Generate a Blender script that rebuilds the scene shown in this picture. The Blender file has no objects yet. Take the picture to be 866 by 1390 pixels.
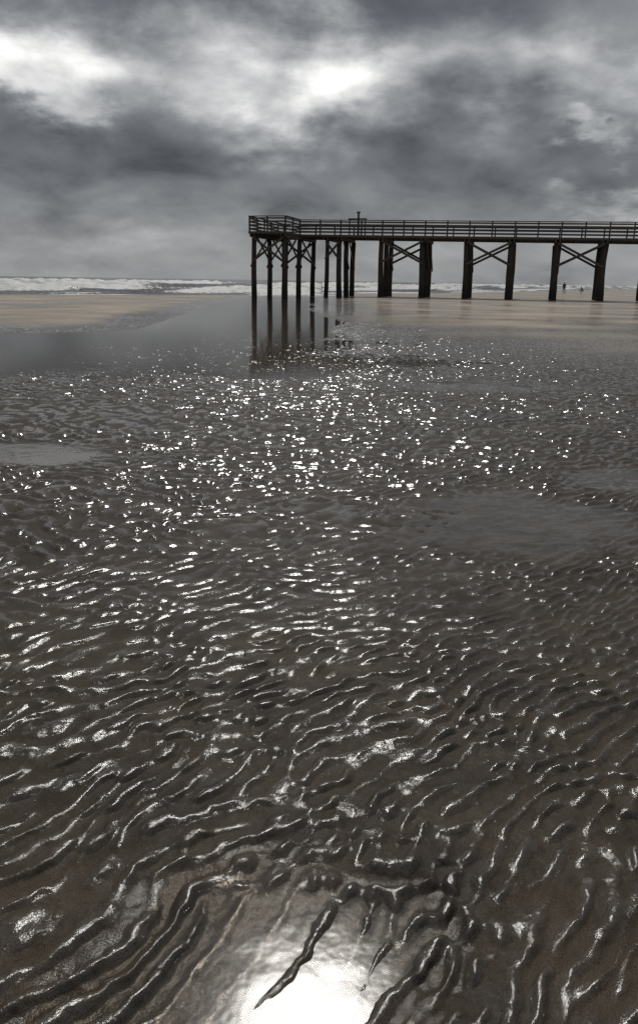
import bpy, bmesh, math, random
import numpy as np
from mathutils import Vector, Matrix
random.seed(4)
rad=math.radians
scene=bpy.context.scene
scene.view_settings.view_transform='Standard'
scene.view_settings.look='None'
scene.view_settings.exposure=0
SUN_EL=51.5

# ---------------------------------------------------------------- helpers
class NT:
    def __init__(s,tree): s.t=tree; s.n=tree.nodes; s.l=tree.links
    def new(s,typ,**kw):
        n=s.n.new(typ)
        for k,v in kw.items(): setattr(n,k,v)
        return n
    def put(s,sock,v):
        if isinstance(v,bpy.types.NodeSocket): s.l.new(v,sock)
        else: sock.default_value=v
    def m(s,op,a,b=0.0,c=None,clamp=False):
        n=s.new('ShaderNodeMath',operation=op); n.use_clamp=clamp
        s.put(n.inputs[0],a); s.put(n.inputs[1],b)
        if c is not None: s.put(n.inputs[2],c)
        return n.outputs[0]
    def mixc(s,f,a,b,bt='MIX'):
        n=s.new('ShaderNodeMix',data_type='RGBA',blend_type=bt)
        s.put(n.inputs[0],f); s.put(n.inputs[6],a); s.put(n.inputs[7],b)
        return n.outputs[2]
    def mr(s,v,a,b,c,d,smooth=True):
        n=s.new('ShaderNodeMapRange'); n.interpolation_type='SMOOTHSTEP' if smooth else 'LINEAR'
        s.put(n.inputs[0],v)
        for i,x in enumerate((a,b,c,d)): n.inputs[i+1].default_value=x
        return n.outputs[0]
    def noise(s,vec,scale,detail=4,rough=.5,dist=0):
        n=s.new('ShaderNodeTexNoise')
        s.put(n.inputs['Vector'],vec); n.inputs['Scale'].default_value=scale
        n.inputs['Detail'].default_value=detail; n.inputs['Roughness'].default_value=rough
        n.inputs['Distortion'].default_value=dist
        return n
    def ramp(s,f,pts,interp='LINEAR'):
        n=s.new('ShaderNodeValToRGB'); s.put(n.inputs[0],f); cr=n.color_ramp; cr.interpolation=interp
        while len(cr.elements)<len(pts): cr.elements.new(0.5)
        for e,(p,c) in zip(cr.elements,pts):
            e.position=p; e.color=(c,c,c,1) if not isinstance(c,tuple) else (*c,1)
        return n.outputs[0]
def newmat(name):
    mt=bpy.data.materials.new(name); mt.use_nodes=True
    nt=NT(mt.node_tree); nt.n.clear()
    out=nt.new('ShaderNodeOutputMaterial')
    return mt,nt,out
def principled(nt,out):
    p=nt.new('ShaderNodeBsdfPrincipled'); nt.l.new(p.outputs[0],out.inputs[0]); return p

# numpy gradient noise
_rng=np.random.RandomState(7)
_perm=_rng.permutation(512); _perm=np.concatenate([_perm,_perm])
_ang=_rng.rand(512)*2*np.pi; _gx=np.cos(_ang); _gy=np.sin(_ang)
def gn(x,y,seed=0):
    x=x+seed*17.31; y=y-seed*9.77
    xi=np.floor(x).astype(np.int64); yi=np.floor(y).astype(np.int64)
    xf=x-xi; yf=y-yi
    u=xf*xf*xf*(xf*(xf*6-15)+10); v=yf*yf*yf*(yf*(yf*6-15)+10)
    def g(ix,iy,dx,dy):
        h=_perm[(_perm[ix&511]+iy)&511]
        return _gx[h]*dx+_gy[h]*dy
    a=g(xi,yi,xf,yf); b=g(xi+1,yi,xf-1,yf); c=g(xi,yi+1,xf,yf-1); d=g(xi+1,yi+1,xf-1,yf-1)
    return 1.5*((a*(1-u)+b*u)*(1-v)+(c*(1-u)+d*u)*v)
def sstep(a,b,x):
    t=np.clip((x-a)/(b-a),0,1); return t*t*(3-2*t)

def shore(X):   # shoreline Y as a function of X
    return 80+np.where(X<0,.62*X,1.9*X)+4*np.exp(-(X/12)**2)

def grid_object(name,X,Y,Z,attrs,mat):
    nr,nc=X.shape
    co=np.empty((nr*nc,3),np.float32); co[:,0]=X.ravel(); co[:,1]=Y.ravel(); co[:,2]=Z.ravel()
    idx=np.arange(nr*nc,dtype=np.int32).reshape(nr,nc)
    q=np.stack([idx[:-1,:-1],idx[:-1,1:],idx[1:,1:],idx[1:,:-1]],-1).reshape(-1,4)
    me=bpy.data.meshes.new(name)
    me.vertices.add(nr*nc); me.vertices.foreach_set('co',co.ravel())
    me.loops.add(q.size); me.loops.foreach_set('vertex_index',q.ravel())
    me.polygons.add(len(q)); me.polygons.foreach_set('loop_start',np.arange(0,q.size,4,dtype=np.int32))
    me.polygons.foreach_set('use_smooth',np.ones(len(q),bool))
    me.update(calc_edges=True)
    for k,v in attrs.items():
        at=me.attributes.new(k,'FLOAT','POINT'); at.data.foreach_set('value',v.astype(np.float32).ravel())
    ob=bpy.data.objects.new(name,me); scene.collection.objects.link(ob); me.materials.append(mat)
    return ob

# ---------------------------------------------------------------- sand
def pool(X,Y,cx,cy,rx,ry,ang=0,seed=0,edge=.35):
    c,s=math.cos(ang),math.sin(ang)
    dx,dy=X-cx,Y-cy
    a=(dx*c+dy*s)/rx; b=(-dx*s+dy*c)/ry
    r=np.sqrt(a*a+b*b)+.28*gn(X/(rx*.7),Y/(ry*.7),seed)+.12*gn(X/(rx*.25),Y/(ry*.25),seed+1)
    return 1-sstep(1-edge,1+edge,r)

def sand_height(X,Y):
    # ripples: short-crested bundle of waves in curved coordinates
    w1=gn(X/.5,Y/.5,1); w2=gn(X/.5,Y/.5,2); w3=gn(X/2.7,Y/2.7,3)
    slope=.85*np.exp(-np.maximum(Y-1.2,0)/3.0)
    U=Y-X*slope-.16*np.clip(X,-3,3)**2*np.exp(-np.maximum(Y-1.2,0)/5)+.08*w1+.30*w3
    V=X+.15*w2
    U=U+.022*gn(X/.12,Y/.12,12)+.012*gn(X/.05,Y/.05,15)+.003*gn(X/.02,Y/.02,17)
    rng=np.random.RandomState(23)
    S=np.zeros_like(X); sc=1+.5*sstep(2,12,Y)
    N=24
    for i in range(N):
        a=rng.normal(0,.54); lam=.096*math.exp(rng.normal(0,.18)); p=rng.rand()*6.283
        k=2*math.pi/lam
        S+=np.cos(k*(U*math.cos(a)+V*math.sin(a))/sc+p)
    S/=math.sqrt(N/2)
    env=.18+.82*sstep(-.5,.25,gn(V/.10/sc,U/.08/sc,13)+.35*gn(V/.5,U/.4,14))
    S=S+.22*gn(X/.05,Y/.04,18)
    S1=np.log1p(np.exp(2.6*(S+.10)))/2.6*env-.31
    S1=1.15*np.tanh(S1/1.15)
    fade=1-.30*sstep(14,30,Y)-.70*sstep(26,45,Y)
    patch=.40+.60*sstep(-.5,.0,gn(X/1.9,Y/2.6,5)+.15)
    P1=pool(X,Y,-.10,1.40,.42,.32,.3,21,.45)
    P2=pool(X,Y,1.25,4.7,.80,.75,.2,22)
    P3=pool(X,Y,-2.6,6.5,1.0,.45,0,23)
    P4=pool(X,Y,2.5,5.9,.6,.42,0,24)
    P5=pool(X,Y,2.3,11.5,1.5,.7,0,25)
    P8=pool(X,Y,-.9,12.8,1.1,.8,0,28)
    flat=np.clip(.9*P2+.9*P3+.8*P4+.9*P5+.9*P8,0,1)
    amp=(.0112+.0028*sstep(1.8,4.5,Y))*fade*patch*(1-flat)*(1+.45*P1)
    z=amp*S1
    z+=.0035*gn(X/.5,Y/.5,6)+.004*gn(X/2.2,Y/2.2,7)+(.0016*gn(X/.09,Y/.09,8)+.0012*gn(X/.04,Y/.04,9)+.0005*gn(X/.018,Y/.018,10))*(1-sstep(4,10,Y))
    z+=.006*gn(X/1.6,Y/1.3,16)*sstep(8,12,Y)*(1-sstep(20,26,Y))
    base=.0148-.005*sstep(5,10,Y)-.004*sstep(9,14,Y)
    z+=base
    z-=.0170*P1+.011*P2+.015*P3+.014*P4+.006*P5+.019*P8
    # tidal channel
    cx=-3.1+.9*np.sin(Y/11)+.6*gn(X/6,Y/9,31)
    hw=2.9+.6*gn(X/5,Y/8,32)
    ch=1-sstep(.75,1.25,np.abs(X-cx)/hw)
    ch*=sstep(16,27,Y+2.5*gn(X/2.5,Y/3,41))*(1-sstep(66,76,Y))
    lo=pool(X,Y,-8.5,16.4,8.0,5.4,.16,33,.55)
    chan=np.maximum(ch,lo)
    # banks
    lb=sstep(0,3.0,(-X-5.7-.9*gn(X/5,Y/7,34)))*sstep(18.8,25,Y+1.2*gn(X/4,Y/4,35))
    rb=sstep(.3,5,X+1.2*gn(X/5,Y/8,36))*sstep(17,29,Y+3*gn(X/9,Y/5,37))
    rb2=sstep(1,7,X-.1*Y)*sstep(10,20,Y)
    rb=np.maximum(rb,.42*rb2)
    z+=lb*(.10+.02*gn(X/8,Y/5,38))+rb*(.09+.025*gn(X/7,Y/4,39))
    z-=.05*chan*(1-lb)
    # beach face down to the sea, upper beach rising to the right
    d=(Y-shore(X))
    z=z-.30*sstep(-6,14,d)-2.0*sstep(10,90,d)
    z+=.9*sstep(30,120,X-.15*Y)*(1-sstep(-40,0,d))
    dry=np.clip(np.maximum(lb*sstep(.4,1,lb),rb*.95)*(.85+.7*gn(X/5,Y/3.0,40)),0,1)
    dry*=1-.7*sstep(-9,0,d)
    dry=np.where(z<.02,dry*sstep(-.0,.02,z),dry)
    return z,dry,np.clip(S1,-1,1.5)*np.minimum(1,fade*patch*1.3)*(1-flat)

rows=np.concatenate([np.linspace(-6,.8,30)[:-1],np.geomspace(.8,40,1650)[:-1],np.geomspace(40,7000,300)])
u=np.linspace(-1,1,1250)
Yg=np.repeat(rows[:,None],len(u),1)
hwid=1.8+.62*np.maximum(rows,0)+.75*np.maximum(rows-20,0)
Xg=hwid[:,None]*u[None,:]
Zg,DRY,RIP=sand_height(Xg,Yg)

mt,nt,out=newmat('wet_sand')
p=principled(nt,out)
geo=nt.new('ShaderNodeNewGeometry'); pos=geo.outputs['Position']
dry=nt.new('ShaderNodeAttribute',attribute_name='dry').outputs['Fac']
rip=nt.new('ShaderNodeAttribute',attribute_name='rip').outputs['Fac']
n1=nt.noise(pos,2.3,7,.65); n2=nt.noise(pos,380,3,.65); n3=nt.noise(pos,9,5,.6); n4=nt.noise(pos,.35,5,.55)
wet1=nt.mixc(nt.mr(n1.outputs[0],.35,.68,0,1),(.034,.0265,.019,1),(.066,.052,.038,1))
dryc=nt.mixc(nt.mr(n4.outputs[0],.3,.7,0,1),(.35,.31,.265,1),(.46,.415,.36,1))
col=nt.mixc(dry,wet1,dryc)
grain=nt.mixc(nt.mr(n2.outputs[0],.32,.68,0,1),(.35,.33,.31,1),(1.75,1.7,1.62,1))
col=nt.mixc(1.0,col,grain,'MULTIPLY')
vor=nt.new('ShaderNodeTexVoronoi'); nt.put(vor.inputs['Vector'],pos); vor.inputs['Scale'].default_value=38
fl=nt.m('LESS_THAN',vor.outputs['Distance'],.10)
fl=nt.m('MULTIPLY',fl,nt.m('GREATER_THAN',nt.noise(pos,6,2).outputs[0],.50))
sepc=nt.new('ShaderNodeSeparateColor'); nt.l.new(vor.outputs['Color'],sepc.inputs[0])
fcol=nt.mixc(nt.m('GREATER_THAN',sepc.outputs[0],.5),(.012,.011,.01,1),(.30,.26,.22,1))
col=nt.mixc(nt.m('MULTIPLY',fl,.9),col,fcol)
nt.l.new(col,p.inputs['Base Color'])
sx=nt.new('ShaderNodeSeparateXYZ'); nt.l.new(pos,sx.inputs[0])
crest=nt.mr(rip,-.16,.03,.015,1)
crest=nt.m('MAXIMUM',crest,nt.mr(sx.outputs[1],11,19,0,.75))
ro=nt.m('ADD',nt.mr(n3.outputs[0],.3,.7,.5,.7),nt.m('MULTIPLY',dry,.25))
nt.l.new(ro,p.inputs['Roughness'])
p.inputs['Specular IOR Level'].default_value=.13
film=nt.mr(nt.noise(pos,6.0,6,.7).outputs[0],.38,.50,.30,1.0)
film=nt.m('MAXIMUM',film,nt.mr(sx.outputs[1],2.5,6,0,1.0))
gr=nt.mr(nt.noise(pos,220,2,.6).outputs[0],.40,.52,.30,1.0)          # dry grains poke through the film
film=nt.m('MULTIPLY',film,nt.m('MAXIMUM',gr,nt.mr(sx.outputs[1],2.5,6,0,1)))
low=nt.mr(sx.outputs[2],.002,.007,.18,0)
cw=nt.m('MAXIMUM',nt.m('MULTIPLY',crest,film),low)
cw=nt.m('MULTIPLY',nt.m('SUBTRACT',1.0,nt.m('MULTIPLY',dry,.95),clamp=True),cw)
nt.l.new(cw,p.inputs['Coat Weight']); p.inputs['Coat IOR'].default_value=1.75
cr_=nt.m('MULTIPLY',nt.mr(n3.outputs[0],.35,.65,.7,1.25),nt.mr(sx.outputs[1],1.5,6,.075,.052))
nt.l.new(cr_,p.inputs['Coat Roughness'])
b1=nt.new('ShaderNodeBump'); b1.inputs['Distance'].default_value=.00095
nt.l.new(nt.mr(sx.outputs[1],1.8,5,.85,.15),b1.inputs['Strength'])
nt.l.new(nt.noise(pos,220,3,.7).outputs[0],b1.inputs['Height'])
b2=nt.new('ShaderNodeBump'); b2.inputs['Distance'].default_value=.0045
nt.l.new(nt.mr(sx.outputs[1],3,8,.6,.3),b2.inputs['Strength'])
nt.l.new(nt.noise(pos,40,4,.62).outputs[0],b2.inputs['Height']); nt.l.new(b1.outputs[0],b2.inputs['Normal'])
mp=nt.new('ShaderNodeMapping'); nt.l.new(pos,mp.inputs[0]); mp.inputs['Scale'].default_value=(.8,1.3,1)
b3=nt.new('ShaderNodeBump'); b3.inputs['Distance'].default_value=.036
nt.l.new(nt.m('MULTIPLY',nt.mr(sx.outputs[1],3.5,11,0,1.0),nt.mr(dry,.1,.6,1,.35)),b3.inputs['Strength'])
nt.l.new(nt.noise(mp.outputs[0],8.0,2,.5).outputs[0],b3.inputs['Height']); nt.l.new(b2.outputs[0],b3.inputs['Normal'])
nt.l.new(b3.outputs[0],p.inputs['Normal']); nt.l.new(b3.outputs[0],p.inputs['Coat Normal'])
grid_object('beach_sand',Xg,Yg,Zg,{'dry':DRY,'rip':RIP},mt)

# ---------------------------------------------------------------- pooled water
mw,nt,out=newmat('pool_water')
tr=nt.new('ShaderNodeBsdfTransparent'); tr.inputs[0].default_value=(.84,.80,.74,1)
gl=nt.new('ShaderNodeBsdfGlossy'); gl.inputs['Roughness'].default_value=.10
fr=nt.new('ShaderNodeFresnel'); fr.inputs[0].default_value=1.33
mx=nt.new('ShaderNodeMixShader'); nt.l.new(fr.outputs[0],mx.inputs[0]); nt.l.new(tr.outputs[0],mx.inputs[1]); nt.l.new(gl.outputs[0],mx.inputs[2])
nt.l.new(mx.outputs[0],out.inputs[0])
geo=nt.new('ShaderNodeNewGeometry'); pos=geo.outputs['Position']
sx=nt.new('ShaderNodeSeparateXYZ'); nt.l.new(pos,sx.inputs[0])
nt.l.new(nt.mr(sx.outputs[1],2,14,.11,.04),gl.inputs['Roughness'])
bp=nt.new('ShaderNodeBump'); bp.inputs['Distance'].default_value=.004; bp.inputs['Strength'].default_value=.3
nt.l.new(nt.noise(pos,9,3,.5).outputs[0],bp.inputs['Height'])
nt.l.new(bp.outputs[0],gl.inputs['Normal']); nt.l.new(bp.outputs[0],fr.inputs['Normal'])
me=bpy.data.meshes.new('tide_pool_water')
me.from_pydata([(-2,-6,0),(2,-6,0),(2.6,1,0),(14,18,0),(14,60,0),(2,80,0),(-12,72,0),(-24,50,0),(-24,30,0),(-13.5,18,0),(-2.6,1,0)],[],[tuple(range(11))])
me.materials.append(mw); ob=bpy.data.objects.new('tide_pool_water',me); scene.collection.objects.link(ob)

# ---------------------------------------------------------------- sea
rows=np.concatenate([np.linspace(30,260,620)[:-1],np.geomspace(260,9000,160)])
u=np.linspace(-1,1,760)
Yg=np.repeat(rows[:,None],len(u),1); Xg=(14+.85*rows)[:,None]*u[None,:]
d=Yg-shore(Xg)
nx=np.where(Xg<0,1/math.sqrt(1+.62**2),1/math.sqrt(1+1.9**2))
D=d*nx
Z=np.full_like(D,-.13); foam=np.zeros_like(D)
warp=7*gn(Xg/38,D/60,50)+2.0*gn(Xg/9,D/14,51)
Dw=D+warp
for i,(c,h,wd) in enumerate([(5,.12,1.6),(12,.24,2.0),(21,.42,2.4),(32,.6,2.8),(46,.75,3.2),(64,.95,3.6),(88,1.1,4),(125,1.1,5),(175,1.0,6)]):
    seg=sstep(-.3,.2,gn(Xg/(12+3*i),D/40+i*3.3,60+i)+.05)
    x=(Dw-c)
    prof=np.where(x<0,np.exp(-(x/(wd*.45))**2),np.exp(-(x/(wd*1.3))**2))
    Z+=h*prof*(.3+.7*seg)*(1+.35*gn(Xg/1.6,D/1.6,70+i))
    tail=np.where(x<0,np.exp(x/(wd*2.0)),np.exp(-(x/(wd*.6))**2))
    foam=np.maximum(foam,seg*tail)
Z+=.05*gn(Xg/2.5,Yg/2.5,80)*sstep(2,15,D)+.04*gn(Xg/.9,Yg/.9,81)*sstep(2,15,D)*(1-sstep(100,200,D))
foam=np.maximum(foam,.8*np.exp(-(Dw/1.6)**2))
Z=np.where(D>260,-.1,Z)
ms,nt,out=newmat('sea_water'); p=principled(nt,out)
geo=nt.new('ShaderNodeNewGeometry'); pos=geo.outputs['Position']
fo=nt.new('ShaderNodeAttribute',attribute_name='foam').outputs['Fac']
nf=nt.noise(pos,1.3,7,.7)
f=nt.mr(nt.m('ADD',fo,nt.m('MULTIPLY',nt.m('SUBTRACT',nf.outputs[0],.5),1.9)),.38,.80,0,1)
nt.l.new(nt.mixc(f,(.047,.05,.047,1),(.72,.72,.71,1)),p.inputs['Base Color'])
nt.l.new(nt.m('ADD',.14,nt.m('MULTIPLY',f,.4)),p.inputs['Roughness'])
p.inputs['IOR'].default_value=1.33
b=nt.new('ShaderNodeBump'); b.inputs['Distance'].default_value=.25; b.inputs['Strength'].default_value=.6
nt.l.new(nt.noise(pos,.9,6,.65).outputs[0],b.inputs['Height']); nt.l.new(b.outputs[0],p.inputs['Normal'])
grid_object('sea',Xg,Yg,Z,{'foam':foam},ms)

# ---------------------------------------------------------------- pier
A=Vector((.966,-.257,0)); T=Vector((.257,.966,0)); O=Vector((1.67,75,0))
def drop(s): return -.0115*(s+4)
def P(s,t,z): return O+A*s+T*t+Vector((0,0,z))
def beam(bm,p0,p1,w,h,up=Vector((0,0,1))):
    d=(p1-p0).normalized()
    side=d.cross(up)
    if side.length<1e-3: side=A.copy()
    side.normalize(); upv=side.cross(d).normalized()
    vs=[]
    for q in (p0,p1):
        for sx_,sz in ((-1,-1),(1,-1),(1,1),(-1,1)):
            vs.append(bm.verts.new(q+side*(w/2*sx_)+upv*(h/2*sz)))
    for f in ((3,2,1,0),(4,5,6,7),(0,1,5,4),(1,2,6,5),(2,3,7,6),(3,0,4,7)): bm.faces.new([vs[i] for i in f])
def pile(bm,s,t,r,ztop,lean=(0,0)):
    segs=12; rings=[]
    zs=[-1.2,-.1,.35,1.0,2.2,3.6,ztop]
    ph=random.random()*6
    for z in zs:
        k=1.10-.035*z
        cx=lean[0]*(z/5)+.02*math.sin(z+ph); cy=lean[1]*(z/5)
        ring=[]
        for j in range(segs):
            a=j*2*math.pi/segs
            rr=r*k*(1+.05*math.sin(3*a+ph+z)+.03*random.uniform(-1,1))
            ring.append(bm.verts.new(P(s+cx+rr*math.cos(a),t+cy+rr*math.sin(a),z)))
        rings.append(ring)
    for a_,b_ in zip(rings[:-1],rings[1:]):
        for j in range(segs):
            f=bm.faces.new((a_[j],a_[(j+1)%segs],b_[(j+1)%segs],b_[j])); f.smooth=True
    bm.faces.new(rings[-1])
mwood,nt,out=newmat('weathered_timber'); p=principled(nt,out)
geo=nt.new('ShaderNodeNewGeometry'); pos=geo.outputs['Position']
mp=nt.new('ShaderNodeMapping'); nt.l.new(pos,mp.inputs[0]); mp.inputs['Scale'].default_value=(6,6,1.2)
nz=nt.noise(mp.outputs[0],3,6,.65)
nt.l.new(nt.ramp(nz.outputs[0],[(.3,(.045,.036,.028)),(.55,(.095,.079,.064)),(.75,(.17,.148,.125))]),p.inputs['Base Color'])
p.inputs['Roughness'].default_value=.8
bb=nt.new('ShaderNodeBump'); bb.inputs['Distance'].default_value=.03; bb.inputs['Strength'].default_value=.6
nt.l.new(nz.outputs[0],bb.inputs['Height']); nt.l.new(bb.outputs[0],p.inputs['Normal'])
mpile,nt,out=newmat('dark_pile_timber'); p=principled(nt,out)
geo=nt.new('ShaderNodeNewGeometry'); pos=geo.outputs['Position']
mp=nt.new('ShaderNodeMapping'); nt.l.new(pos,mp.inputs[0]); mp.inputs['Scale'].default_value=(8,8,1.0)
nz=nt.noise(mp.outputs[0],3,6,.65)
sx=nt.new('ShaderNodeSeparateXYZ'); nt.l.new(pos,sx.inputs[0])
c=nt.ramp(nz.outputs[0],[(.3,(.022,.017,.013)),(.6,(.064,.051,.040)),(.8,(.11,.09,.072))])
zz=nt.m('ADD',sx.outputs[2],nt.m('MULTIPLY',nz.outputs[0],1.2))
c=nt.mixc(nt.mr(zz,1.3,2.3,0,1),(.018,.017,.014,1),c)
nt.l.new(c,p.inputs['Base Color']); p.inputs['Roughness'].default_value=.75
bb=nt.new('ShaderNodeBump'); bb.inputs['Distance'].default_value=.04; bb.inputs['Strength'].default_value=.6
nt.l.new(nz.outputs[0],bb.inputs['Height']); nt.l.new(bb.outputs[0],p.inputs['Normal'])

pier=bpy.data.objects.new('fishing_pier',None); scene.collection.objects.link(pier)
def finish(bm,name,mat,parent):
    bmesh.ops.recalc_face_normals(bm,faces=bm.faces)
    me=bpy.data.meshes.new(name); bm.to_mesh(me); bm.free(); me.materials.append(mat)
    ob=bpy.data.objects.new(name,me); scene.collection.objects.link(ob); ob.parent=parent; return ob
ZD=5.70; W=5.0; RH=1.30
H0,H1=-7.2,-3.85
bents=[k*3.9 for k in range(0,16)]
bm=bmesh.new()
for s in bents:
    r=.24 if s<14 else .27
    for t in (0,W/2,W):
        pile(bm,s+random.uniform(-.07,.07),t,r,ZD-.45+drop(s),(random.uniform(-.12,.12),0))
for s in (-6.95,-4.05):
    for t in (-4.5,0,W): pile(bm,s,t,.23,ZD-.45,(random.uniform(-.05,.08),0))
for t in (.1,W): pile(bm,-1.35,t,.2,ZD-.45,(.1,0))
finish(bm,'piles',mpile,pier)
bm=bmesh.new()
for s in bents+[-1.35]:
    z=ZD-.34+drop(s)
    for o in (-.17,.17): beam(bm,P(s+o,-.45,z),P(s+o,W+.45,z),.1,.26)
for s in (-6.95,-4.05):
    for o in (-.17,.17): beam(bm,P(s+o,-5.0,ZD-.34),P(s+o,W+.45,ZD-.34),.1,.26)
for t in np.linspace(.05,W-.05,6):
    beam(bm,P(-4.2,t,ZD-.155),P(61,t,ZD-.155+drop(61)),.1,.15)
for t in np.linspace(-4.6,W,8):
    beam(bm,P(H0,t,ZD-.155),P(H1,t,ZD-.155),.1,.146)
def xbrace(s0,s1,t,za,zb):
    beam(bm,P(s0,t,za+drop(s0)),P(s1,t,zb+drop(s1)),.09,.2)
    beam(bm,P(s0,t-.1,zb+drop(s0)),P(s1,t-.1,za+drop(s1)),.09,.2)
for i in range(1,15,2):
    s0,s1=bents[i],bents[i+1]
    for t in (-.3,W+.3): xbrace(s0,s1,t,ZD-.45,ZD-2.4)
xbrace(-1.35,0,-.3,ZD-.6,ZD-2.2)
for t in (-4.8,W+.3): xbrace(-6.95,-4.05,t,ZD-.5,ZD-2.6)
for i,s in enumerate(bents+[-6.95,-4.05]):
    for (ta,tb) in ((0,W/2),(W/2,W)) if s>=0 else ((-4.5,0),(0,W)):
        beam(bm,P(s+.3,ta,ZD-.5+drop(s)),P(s+.3,tb,ZD-3.0+drop(s)),.08,.2)
        if s<0: beam(bm,P(s-.3,ta,ZD-3.0),P(s-.3,tb,ZD-.5),.08,.2)
finish(bm,'beams_and_braces',mwood,pier)
bm=bmesh.new()
s=-3.84
while s<61:
    z=ZD-.045+drop(s)+random.uniform(-.004,.004)
    beam(bm,P(s,-.35,z),P(s,W+.35,z),.135,.06); s+=.15
s=H0
while s<H1-.05:
    beam(bm,P(s,-4.95+random.uniform(-.02,.02),ZD-.045),P(s,W+.35,ZD-.045),.135,.06); s+=.15
beam(bm,P(H1,-.40,ZD-.10),P(61,-.40,ZD-.10+drop(61)),.06,.2)
beam(bm,P(H1,W+.40,ZD-.10),P(61,W+.40,ZD-.10+drop(61)),.06,.2)
beam(bm,P(H0-.05,-5.0,ZD-.10),P(H1+.05,-5.0,ZD-.10),.06,.2)
beam(bm,P(H1+.06,-5.0,ZD-.10),P(H1+.06,-.4,ZD-.10),.06,.19)
beam(bm,P(H0-.06,-5.0,ZD-.10),P(H0-.06,W+.4,ZD-.10),.06,.19)
finish(bm,'deck',mwood,pier)
bm=bmesh.new()
def rail(p0,p1,n):
    d=(p1-p0)
    for i in range(n+1):
        q=p0+d*(i/n)
        beam(bm,q+Vector((0,0,-.22)),q+Vector((0,0,RH-.03)),.12,.12,up=A)
    dn=d.normalized(); off=Vector((dn.y,-dn.x,0))*.08
    for z,h in ((.24,.13),(.54,.13),(.84,.13),(1.12,.13)):
        beam(bm,p0+off+Vector((0,0,z+random.uniform(-.01,.01))),p1+off+Vector((0,0,z+random.uniform(-.01,.01))),.04,h)
    beam(bm,p0+Vector((0,0,RH)),p1+Vector((0,0,RH)),.28,.06)
rail(P(H1,-.3,ZD),P(61,-.3,ZD+drop(61)),33)
rail(P(61,W+.3,ZD+drop(61)),P(H1,W+.3,ZD),33)
rail(P(H0,-4.9,ZD),P(H1,-4.9,ZD),2)
rail(P(H1,-4.9,ZD),P(H1,-.35,ZD),2)
rail(P(H0,W+.3,ZD),P(H0,-4.9,ZD),5)
rail(P(H1,W+.3,ZD),P(H0,W+.3,ZD),2)
finish(bm,'railing',mwood,pier)
bm=bmesh.new()
beam(bm,P(1.45,1.0,ZD-.02),P(1.45,1.0,ZD+1.95),.16,.16,up=A)
beam(bm,P(1.30,1.0,ZD+2.03),P(1.60,1.0,ZD+2.03),.30,.14)
beam(bm,P(.6,.6,ZD+1.42),P(2.3,.6,ZD+1.42),.55,.09)
beam(bm,P(.7,.6,ZD-.02),P(.7,.6,ZD+1.38),.1,.1,up=A); beam(bm,P(2.2,.6,ZD-.02),P(2.2,.6,ZD+1.38),.1,.1,up=A)
finish(bm,'bait_table_and_post',mwood,pier)

# ---------------------------------------------------------------- people on the far beach
def gz(x,y):
    z,_,_=sand_height(np.array([[float(x)]]),np.array([[float(y)]])); return float(z[0,0])
def person(loc,yaw,pose,shirt,pants,hairc):
    mt,nt,out=newmat('person_clothes_skin'); p=principled(nt,out)
    tc=nt.new('ShaderNodeTexCoord'); sp=nt.new('ShaderNodeSeparateXYZ'); nt.l.new(tc.outputs['Object'],sp.inputs[0])
    top=1.74 if pose=='stand' else 1.25
    z=nt.m('DIVIDE',sp.outputs[2],top)
    hip=.52 if pose=='stand' else .36
    c=nt.ramp(z,[(0,(.05,.04,.035)),(.04,pants),(hip,shirt),(.83,(.35,.2,.14)),(.94,hairc)],'CONSTANT')
    nt.l.new(c,p.inputs['Base Color']); p.inputs['Roughness'].default_value=.8
    if pose=='stand':
        v=[(0,0,.95),(0,0,1.15),(0,.01,1.38),(0,.01,1.48),(0,.03,1.58),(0,.02,1.70),
           (.17,0,1.40),(.24,.02,1.13),(.23,.10,.90),(.23,.13,.82),(-.17,0,1.40),(-.25,-.02,1.13),(-.22,.08,.90),(-.22,.10,.82),
           (.10,0,.90),(.12,.06,.50),(.12,-.02,.09),(.13,.13,.04),(-.10,0,.90),(-.13,-.04,.50),(-.15,-.16,.09),(-.15,-.02,.04),(0,.11,1.60)]
    else:
        v=[(0,-.1,.50),(0,.02,.68),(0,.14,.86),(0,.2,.93),(0,.26,1.02),(0,.27,1.13),
           (.17,.14,.88),(.23,.30,.66),(.16,.48,.48),(.15,.52,.40),(-.17,.14,.88),(-.23,.28,.66),(-.16,.44,.42),(-.15,.47,.33),
           (.10,-.1,.45),(.15,.28,.52),(.13,.08,.09),(.13,.22,.04),(-.10,-.1,.45),(-.15,.28,.50),(-.13,.08,.09),(-.13,.22,.04),(0,.36,1.03)]
    e=[(0,1),(1,2),(2,3),(3,4),(4,5),(2,6),(6,7),(7,8),(8,9),(2,10),(10,11),(11,12),(12,13),(0,14),(14,15),(15,16),(16,17),(0,18),(18,19),(19,20),(20,21),(4,22)]
    r=[.15,.14,.16,.06,.095,.085,.065,.045,.032,.035,.065,.045,.032,.035,.095,.06,.042,.035,.095,.06,.042,.035,.03]
    me=bpy.data.meshes.new('person'); me.from_pydata(v,e,[])
    ob=bpy.data.objects.new('person',me); scene.collection.objects.link(ob)
    md=ob.modifiers.new('skin','SKIN')
    for i,sv in enumerate(me.skin_vertices[0].data):
        sv.radius=(r[i],r[i]*(.75 if i in (0,1,2) else 1)); sv.use_root=(i==0)
    md.use_smooth_shade=True
    sb=ob.modifiers.new('sub','SUBSURF'); sb.levels=2; sb.render_levels=2
    me.materials.append(mt)
    ob.location=(loc[0],loc[1],gz(*loc)); ob.rotation_euler=(0,0,yaw)
person((35.8,117),2.3,'stand',(.03,.035,.05),(.03,.03,.035),(.02,.015,.01))
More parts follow.
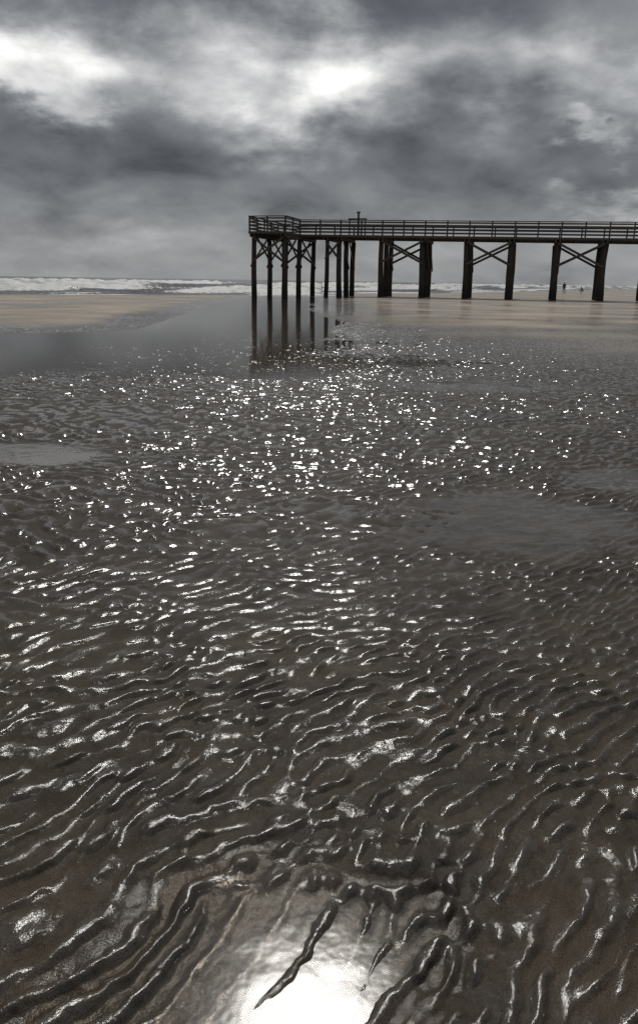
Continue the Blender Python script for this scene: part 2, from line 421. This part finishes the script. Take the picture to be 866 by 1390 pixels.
person((41.5,126),1.2,'crouch',(.12,.05,.045),(.03,.035,.05),(.03,.02,.015))

# ---------------------------------------------------------------- world
w=bpy.data.worlds.new('World'); scene.world=w; w.use_nodes=True
nt=NT(w.node_tree); nt.n.clear()
out=nt.new('ShaderNodeOutputWorld'); bg=nt.new('ShaderNodeBackground'); nt.l.new(bg.outputs[0],out.inputs[0])
sky=nt.new('ShaderNodeTexSky',sky_type='NISHITA'); sky.sun_disc=False
sky.sun_elevation=rad(SUN_EL); sky.sun_rotation=0
tc=nt.new('ShaderNodeTexCoord'); vec=tc.outputs['Generated']
sp=nt.new('ShaderNodeSeparateXYZ'); nt.l.new(vec,sp.inputs[0])
x,y,z=sp.outputs
az=nt.m('MULTIPLY',nt.m('ARCTAN2',x,y),57.2958)
el=nt.m('MULTIPLY',nt.m('ARCSINE',z),57.2958)
zc=nt.m('ADD',nt.m('MAXIMUM',z,0.0),.36)
cv=nt.new('ShaderNodeCombineXYZ')
nt.put(cv.inputs[0],nt.m('DIVIDE',x,zc)); nt.put(cv.inputs[1],nt.m('DIVIDE',y,zc))
na=nt.noise(cv.outputs[0],2.3,9,.50,.3).outputs[0]
nb=nt.noise(cv.outputs[0],6.5,8,.56,.2).outputs[0]
nw=nt.noise(cv.outputs[0],3.4,8,.56)
swp=nt.new('ShaderNodeSeparateColor'); nt.l.new(nw.outputs[1],swp.inputs[0])
azw=nt.m('ADD',az,nt.m('MULTIPLY',nt.m('SUBTRACT',swp.outputs[0],.5),22))
elw=nt.m('ADD',el,nt.m('MULTIPLY',nt.m('SUBTRACT',swp.outputs[1],.5),13))
base=nt.ramp(nt.m('DIVIDE',nt.m('ADD',el,nt.m('MULTIPLY',nt.m('SUBTRACT',swp.outputs[1],.5),6.0)),90.0),[(0,.29),(.025,.31),(.05,.23),(.08,.14),(.11,.145),(.14,.21),(.19,.20),(.30,.17),(.6,.25),(1,.28)])
def blob(a0,e0,wa,we,amp,warped=True):
    A_=azw if warped else az; E_=elw if warped else el
    da=nt.m('DIVIDE',nt.m('SUBTRACT',A_,a0),wa); de=nt.m('DIVIDE',nt.m('SUBTRACT',E_,e0),we)
    r2=nt.m('ADD',nt.m('MULTIPLY',da,da),nt.m('MULTIPLY',de,de))
    return nt.m('MULTIPLY',nt.m('EXPONENT',nt.m('MULTIPLY',r2,-1.0)),amp)
tex=nt.m('ADD',nt.m('MULTIPLY',na,1.25),nt.m('MULTIPLY',nb,.6))
tex=nt.mr(tex,.68,1.22,.35,1.75,False)
tex2=nt.m('POWER',tex,nt.mr(el,0,9,.3,.8))
val=nt.m('MULTIPLY',base,tex2)
blobs=[(-1.0,12.4,6.5,2.9,.68),(-19,13.6,8,2.3,.70),(-21,11.0,5,.8,.34),(14,13.2,9,2.0,.30),(17,10,3,.6,.28),(20,5.4,5,.9,.22),(-3,18.5,14,2.2,-.12),(-14,2.0,9,1.2,.05)]
for b_ in blobs:
    val=nt.m('ADD',val,nt.m('MULTIPLY',blob(*b_),nt.m('POWER',tex,1.2)))
val=nt.m('MAXIMUM',val,.06)
val=nt.m('ADD',val,nt.m('MULTIPLY',blob(0,SUN_EL,14,7.5,1.5),tex))
val=nt.m('ADD',val,nt.m('MULTIPLY',blob(0,SUN_EL,9,5,4.0,False),tex))
tint=nt.ramp(val,[(0,(.90,.955,1.08)),(.3,(.96,.985,1.02)),(.8,(1,1,.98))])
vc=nt.new('ShaderNodeVectorMath',operation='SCALE'); nt.l.new(tint,vc.inputs[0]); nt.l.new(val,vc.inputs['Scale'])
sk=nt.new('ShaderNodeVectorMath',operation='SCALE'); nt.l.new(sky.outputs[0],sk.inputs[0]); sk.inputs['Scale'].default_value=.06
fin=nt.mixc(.95,sk.outputs[0],vc.outputs[0])
nt.l.new(fin,bg.inputs[0]); bg.inputs[1].default_value=1.0

# ---------------------------------------------------------------- sun (veiled by cloud)
L=bpy.data.lights.new('sun','SUN'); L.energy=1.5; L.angle=rad(10); L.color=(1,.965,.91)
so=bpy.data.objects.new('sun',L); scene.collection.objects.link(so); so.rotation_euler=(-rad(90-SUN_EL),0,0)

# ---------------------------------------------------------------- camera
cam=bpy.data.cameras.new('camera'); co=bpy.data.objects.new('camera',cam); scene.collection.objects.link(co)
cam.sensor_fit='VERTICAL'; cam.sensor_height=36; cam.sensor_width=24; cam.lens=1040/1390*36
cam.shift_y=-45/1390; cam.clip_start=.05; cam.clip_end=20000
co.matrix_world=Matrix.Translation((0,0,1.5))@Matrix.Rotation(rad(90-14.5),4,'X')@Matrix.Rotation(rad(.86),4,'Z')
scene.camera=co
